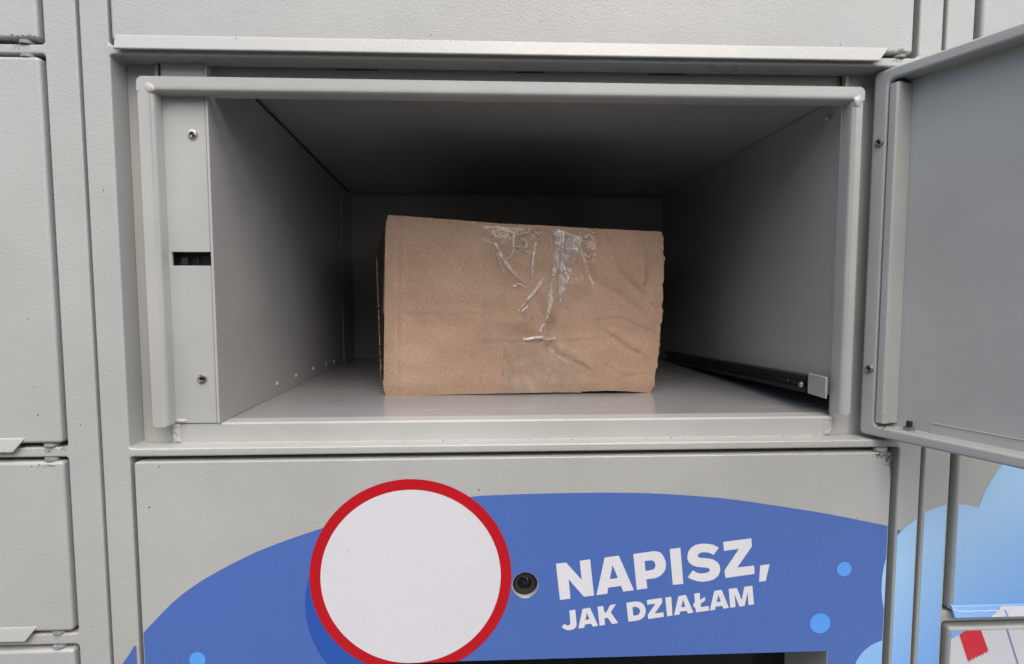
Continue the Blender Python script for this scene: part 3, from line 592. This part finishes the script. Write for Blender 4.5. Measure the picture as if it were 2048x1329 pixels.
# ---- right cabinet
right = thing('locker_cabinet', 'grey steel locker cabinet at right with pale blue cloud print, partly behind the open door', 'locker')
plate('front_frame', 'paint', right, [.2512, .2684, .7315, .7492], ROWS, [(1, j) for j in ROW_HOLES], 0, .0145, .0013, .0018)
carcass(right, .2515, .7485)
closed_door(right, .2715, .729, .1222, .342, .2717, .70)
closed_door(right, .2715, .729, -.1062, .1127, .2717, .70)
d3 = closed_door(right, .2715, .729, -.2215, -.1172, .2722, .70, drop=.0042, rise=.0030, lipmat='cloud', start=.25, label='closed door covered by pale blue cloud print with torn film on its lip')
d4 = closed_door(right, .2715, .729, -.3380, -.2328, .2717, .70, label='closed door with white print and a red zigzag scrap')
c3 = smooth_line([(273.4, -152.0), (276.1, -152.0), (280.7, -152.8), (286.2, -154.3)], 4) + smooth_line([(287.8, -150.6), (290.1, -144.0), (293.7, -137.1), (300.7, -126.6), (312, -121), (330, -119.6)], 4)
poly('cloud_print', 'cloud', d3, [c3 + [(520, -119.6), (520, -218.4), (273.4, -218.4)]], yP-.00015)
def on_lip(name, mat, loops, off):
    o = poly(name, mat, d3, loops, 0.0)
    zl, zt = -.2215-.0042, -.2215+.0030
    for v in o.data.vertices:
        t = (zt - v.co.z)/(zt - (zl+.0006)); v.co.y = (LIPY[0]-.0004) + t*(LIPY[1]-LIPY[0]+.0004) - off
lz = -218.9
tear = [(272.8 + .45*k, -219.9 - 1.2*min(1, k/9)**2 + .5*noise.noise(Vector((k*.23, 3, 0)))) for k in range(0, 72)]
on_lip('torn_film_edge', 'torn', [tear + [(x, z-.40-.25*noise.noise(Vector((x*.9, 8, 0)))) for x, z in reversed(tear)]], .00012)
on_lip('white_print', 'white', [[(297.0, -225.0), (303.5, -220.9), (304.0, -219.2), (306.0, -218.7), (330, -219.2), (330, -225.0)]], .00020)
on_lip('lilac_line', 'lilac', [[(306.3, -220.8), (307.4, -220.8), (308.9, -225.0), (307.8, -225.0)]], .00030)
poly('cloud_print', 'cloud', d4, [[(273.4, -234.8), (282.9, -234.8), (278.7, -237.3), (273.4, -240.1)]], yP-.00015)
poly('white_print', 'white', d4, [[(273.4, -240.3), (282.9, -234.9), (520, -234.9), (520, -334), (273.4, -334)]], yP-.00015)
poly('red_scrap_print', 'scrap', d4, [[(278.7, -237.3), (282.9, -234.8), (293.0, -234.8), (299.1, -249.5), (298.2, -248.2), (297.4, -250.4), (295.7, -249.4), (295.4, -251.5), (293.8, -250.8), (293.3, -252.3), (291.7, -251.5), (291.5, -253.2), (290.0, -252.4), (289.5, -254.3), (287.9, -253.3), (287.6, -255.3), (286.1, -254.4), (285.9, -256.3)]], yP-.00030)
poly('lilac_line', 'lilac', d4, [[(309.8, -234.8), (310.9, -234.8), (337.5, -306), (336.4, -306)]], yP-.00030)
poly('cloud_print', 'cloud', right, [smooth_line([(252.8, -157.2), (258.5, -155.0), (262.0, -153.8), (266.9, -153.0)]) + [(266.9, -330), (252.8, -330)]], -.00018)

# ================================================================ the parcel
par = thing('parcel', 'worn brown cardboard parcel closed with wrinkled clear tape inside the open compartment', 'parcel')
EL = [(-97.2, 40.0), (-99.6, 25.1), (-100.9, -23.9), (-102.3, -62.0), (-102.9, -92.9), (-101.4, -98.0)]
ER = [(113.9, 28.8), (115.4, 18.1), (116.4, 6.6), (115.9, -24.2), (115.6, -33.9), (114.2, -47.5), (113.0, -71.0), (110.6, -82.8), (110.0, -92.7), (106.0, -98.0)]
EB = [(-101.4, -98.0), (-90.0, -98.2), (-12.9, -96.8), (45.6, -96.2), (73.1, -95.3), (88.9, -96.3), (106.0, -98.0)]
ET = [(-97.2, 40.0), (-12.6, 34.0), (56.2, 30.5), (113.9, 28.8)]
CREASES = [(.0016, 4.0, [(71.4, 19.6), (79.2, -3.7), (102.3, -23.0)]), (.0009, 4.0, [(53.2, 10.1), (58.7, -9.1), (79.4, -19.8), (100.3, -36.0)]), (.0011, 2.5, [(26.6, -60.6), (36.4, -68.2), (52.8, -75.9)]),
           (.0012, 3.0, [(75.4, -53.2), (86.5, -62.0), (96.4, -66.4)]), (-.0016, 3.5, [(95.0, 25.0), (99.5, 14.4), (99.9, -9.1)]), (.0003, 1.6, [(-89.0, -35.3), (-50, -35.0), (-22.4, -35.5)]),
           (.0007, 1.8, [(-88, 38), (-90.5, -20), (-91, -96)]), (.00045, 1.6, [(62, -40), (80, -38), (108, -50)]), (.0004, 1.5, [(70, -75), (84, -84), (100, -82)]), (.0004, 1.6, [(84, 24), (88, 2), (104, -10)]), (.0003, 1.4, [(-60, 30), (-72, 5), (-64, -15)]), (.00022, 1.4, [(-80, -70), (-50, -78), (-36, -90)]), (.0008, 1.5, [(30.9, -58.9), (25, -80), (22, -97)]), (.0004, 2.0, [(-30, -57), (20, -58), (60, -55)])]
def seg_d(p, a, b):
    ab = b-a; t = max(0, min(1, (p-a).dot(ab)/max(1e-9, ab.length_squared))); q = a+ab*t
    return (p-q).length, ab.x*(p.y-a.y)-ab.y*(p.x-a.x), t
def relief(x, z):
    """how far (m) the face stands out towards the viewer at x, z (mm)"""
    p = Vector((x, z)); h = 0
    for dep, wd, pts in CREASES:
        best = (1e9, 0)
        for k in range(len(pts)-1):
            dd, sg, t = seg_d(p, Vector(pts[k]), Vector(pts[k+1]))
            if dd < best[0]: best = (dd, sg)
        dd, sg = best
        dep, wd = dep*.55, wd*.6
        h -= dep*math.exp(-(dd/wd)**2) - (dep*1.1*math.exp(-((dd-wd*2.2)/(wd*2.4))**2) if sg > 0 else 0)
    h += .0028*noise.noise(Vector((x*.018, z*.022, 4.1))) + .0009*noise.noise(Vector((x*.06, z*.07, 1.7)))
    u = (x+100)/214; v = (z+98)/132
    h += .0035*math.sin(math.pi*min(1, max(0, u)))*math.sin(math.pi*min(1, max(0, v)))
    if u > .72: h -= .006*((u-.72)/.28)**2
    if x < -88: h -= .0016*((-88-x)/13)**2
    if v < .07: h -= .0012*((.07-v)/.07)
    return h
YB = .0962
def resample(p, n):
    L = [0]
    for a, b in zip(p, p[1:]): L.append(L[-1]+math.dist(a, b))
    o = []
    for k in range(n+1):
        s = L[-1]*k/n; i = max(j for j in range(len(L)) if L[j] <= s+1e-9); i = min(i, len(p)-2)
        t = (s-L[i])/(L[i+1]-L[i]); o.append((p[i][0]*(1-t)+p[i+1][0]*t, p[i][1]*(1-t)+p[i+1][1]*t))
    return o
NX, NZ = 170, 110
l, r_, b_, t_ = resample(EL[::-1], NZ), resample(ER[::-1], NZ), resample(EB, NX), resample(ET, NX)
r_ = [(x + 1.9*noise.noise(Vector((z*.19, 2, 0))) + 1.3*noise.noise(Vector((z*1.1, 7, 0))) if 0 < k < NZ else x, z) for k, (x, z) in enumerate(r_)]
b_ = [(x, z + (.35*noise.noise(Vector((x*.25, 9, 0))) if 0 < k < NX else 0)) for k, (x, z) in enumerate(b_)]
t_ = [(x, z + (.30*noise.noise(Vector((x*.3, 5, 0))) if 0 < k < NX else 0)) for k, (x, z) in enumerate(t_)]
bm = bmesh.new(); G = []
for i in range(NX+1):
    row = []
    for j in range(NZ+1):
        u, v = i/NX, j/NZ
        q = [((1-v)*b_[i][c]+v*t_[i][c]) + ((1-u)*l[j][c]+u*r_[j][c]) - ((1-u)*(1-v)*b_[0][c]+u*(1-v)*b_[NX][c]+(1-u)*v*t_[0][c]+u*v*t_[NX][c]) for c in (0, 1)]
        row.append(bm.verts.new((q[0]*1e-3, YB-relief(*q), q[1]*1e-3)))
    G.append(row)
for i in range(NX):
    for j in range(NZ): bm.faces.new((G[i][j], G[i+1][j], G[i+1][j+1], G[i][j+1]))
fl = from_bm('front_flap', bm, 'card', par, 60)
fl.data.materials.append(M['card_edge'])
thicken(fl, .0030, 1 if fl.data.polygons[0].normal.y > 0 else -1, 50, material_offset_rim=1)
quad_sheet('top_panel', 'card', par, [(-.0965, .103, .0368), (.1080, .108, .0262), (.1060, .290, .0262), (-.1080, .290, .0380)], 8, 8, .003)
quad_sheet('bottom_panel', 'card', par, [(-.1000, .101, -.0940), (.1000, .103, -.0940), (.1030, .290, -.0965), (-.1120, .290, -.0965)], 2, 2, .003)
quad_sheet('side_panel', 'card', par, [(.1010, .110, -.0940), (.1040, .290, -.0940), (.1060, .288, .0250), (.1065, .112, .0250)], 4, 4, .003)
quad_sheet('side_panel', 'card', par, [(-.1110, .136, -.0900), (-.1120, .290, -.0940), (-.1100, .288, .0360), (-.1137, .139, .0100)], 4, 4, .003)
quad_sheet('rear_panel', 'card', par, [(-.1100, .292, -.0940), (.1030, .292, -.0940), (.1050, .292, .0240), (-.1090, .292, .0360)], 2, 2, .003)
# fold of cardboard and torn dark film showing at the left corner
bm = bmesh.new(); rows = []
for k in range(61):
    t = k/60; z = -.0945 + .1270*t; row = []
    for c in range(9):
        f = c/8; x = -.1010 - .0105*f - .0020*t*f; y = .1045 + .0300*f
        e = Vector((x*400, f*5, z*330)); row.append(bm.verts.new((x+.0016*noise.noise(e), y+.0030*noise.noise(e+Vector((5, 3, 1))), z - .010*f*t*1.6 + .0015*noise.noise(e*.6))))
    rows.append(row)
for A, B in zip(rows, rows[1:]):
    for c in range(8): bm.faces.new((A[c], A[c+1], B[c+1], B[c]))
from_bm('torn_film', bm, 'greenfilm', par, 30)
quad_sheet('inner_flap', 'card', par, [(-.1012, .1030, -.0350), (-.1040, .1120, -.0350), (-.1010, .1120, .0330), (-.0990, .1030, .0370)], 2, 8, .0022)
quad_sheet('corner_fold', 'card', par, [(-.0985, .0995, -.0972), (-.1085, .1270, -.0945), (-.1095, .1310, -.0890), (-.1030, .1040, -.0945)], 6, 3, .0018)

# tape
def sheet_on_face(name, mat, pts, off, cuts=5, **props):
    bm = bmesh.new(); vs = [bm.verts.new((x, 0, z)) for x, z in pts]
    for t in tessellate_polygon([[Vector((x, z, 0)) for x, z in pts]]): bm.faces.new([vs[i] for i in t])
    for _ in range(cuts): bmesh.ops.subdivide_edges(bm, edges=bm.edges[:], cuts=1, use_grid_fill=True)
    for v in bm.verts:
        x, z = v.co.x, v.co.z; v.co = Vector((x*1e-3, YB-relief(x, z)-off-.00012*noise.noise(Vector((x*.4, z*.4, off*1e4))), z*1e-3))
    return from_bm(name, bm, mat, par, 70, **props)
sheet_on_face('tape_strip', 'tape', [(-26.0, 32.6), (-5, 31.2), (18, 30.2), (33.5, 29.6), (33.0, 10), (30.9, -58.9), (-26.3, -58.0)], .00035, label='clear tape strip over the upper middle')
sheet_on_face('tape_strip', 'tape', [(34.0, 29.5), (60.1, 28.6), (60.4, 12.2), (58.5, -25), (34.5, -27)], .00045)
sheet_on_face('tape_strip', 'tape_milky', [(-10, -58.6), (8, -57.2), (31.0, -58.8), (47.0, -64), (51.1, -97.0), (-13.0, -96.2)], .00055, label='milky tape strip along the bottom')
sheet_on_face('tape_strip', 'tape_fold', [(33.5, 29.0), (50.4, 23.3), (45.6, 9.0), (40.4, -5.9), (35.1, -28.3), (31.9, -27.2)], .0010, label='folded back milky tape triangle')
sheet_on_face('tape_strip', 'tape_milky', [(22.0, -36), (30.6, -34), (30.4, -58.5), (17.5, -58.3)], .0008)
def wrinkle(wd, pts):
    pts = smooth_line(pts, 8); n = len(pts)-1; bm = bmesh.new(); rows = []; fa = bm.verts.layers.float.new('fold')
    for k, (x, z) in enumerate(pts):
        t = k/n; a = Vector(pts[max(0, k-1)]); b = Vector(pts[min(n, k+1)]); d = (b-a).normalized(); nn = Vector((-d.y, d.x))
        w = wd*(.35+.65*math.sin(math.pi*min(1, t*1.15+.08))**.5 if t < .9 else .5)*(1+.35*noise.noise(Vector((x*.5, z*.5, wd*9))))
        hh = (.0007+.0009*wd)*(.25+.75*math.sin(math.pi*t))
        row = []
        for o, f in ((-1.5, 0), (-.9, .35), (-.45, 1.0), (-.1, .75), (.2, .55), (.55, .95), (1.0, .3), (1.5, 0)):
            q = Vector((x, z)) + nn*o*w; row.append(bm.verts.new((q.x*1e-3, YB-relief(q.x, q.y)-.0008-hh*f*(1+.4*noise.noise(Vector((q.x*.3, q.y*.3, o)))), q.y*1e-3)))
        rows.append(row)
        for v, f in zip(row, (0, .5, 1.0, .7, .3, 1.0, .5, 0)): v[fa] = max(0, min(1, f*(.9+.5*math.sin(math.pi*min(1, t+.05)))*(1+.8*noise.noise(Vector((x*.16, z*.16, f*3))))))
    for A, B in zip(rows, rows[1:]):
        for c in range(7): bm.faces.new((A[c], A[c+1], B[c+1], B[c]))
    from_bm('tape_wrinkle_glint', bm, 'wrinkle', par, 60)
for wd, pts in WRINKLES: wrinkle(wd*2.2, pts)
rnd = random.Random(11)
for k in range(16):                                     # small frills where the tape folds over the top edge
    x = rnd.uniform(-24, 58); z = 29.5 - .045*x + rnd.uniform(-4, .5); a = rnd.uniform(-1, 1)
    wrinkle(rnd.uniform(.2, .5), [(x, z), (x+2.2*a, z-1.2), (x+3.5*a, z-3.0*rnd.random()), (x+5*a, z-1.0-3*rnd.random())])
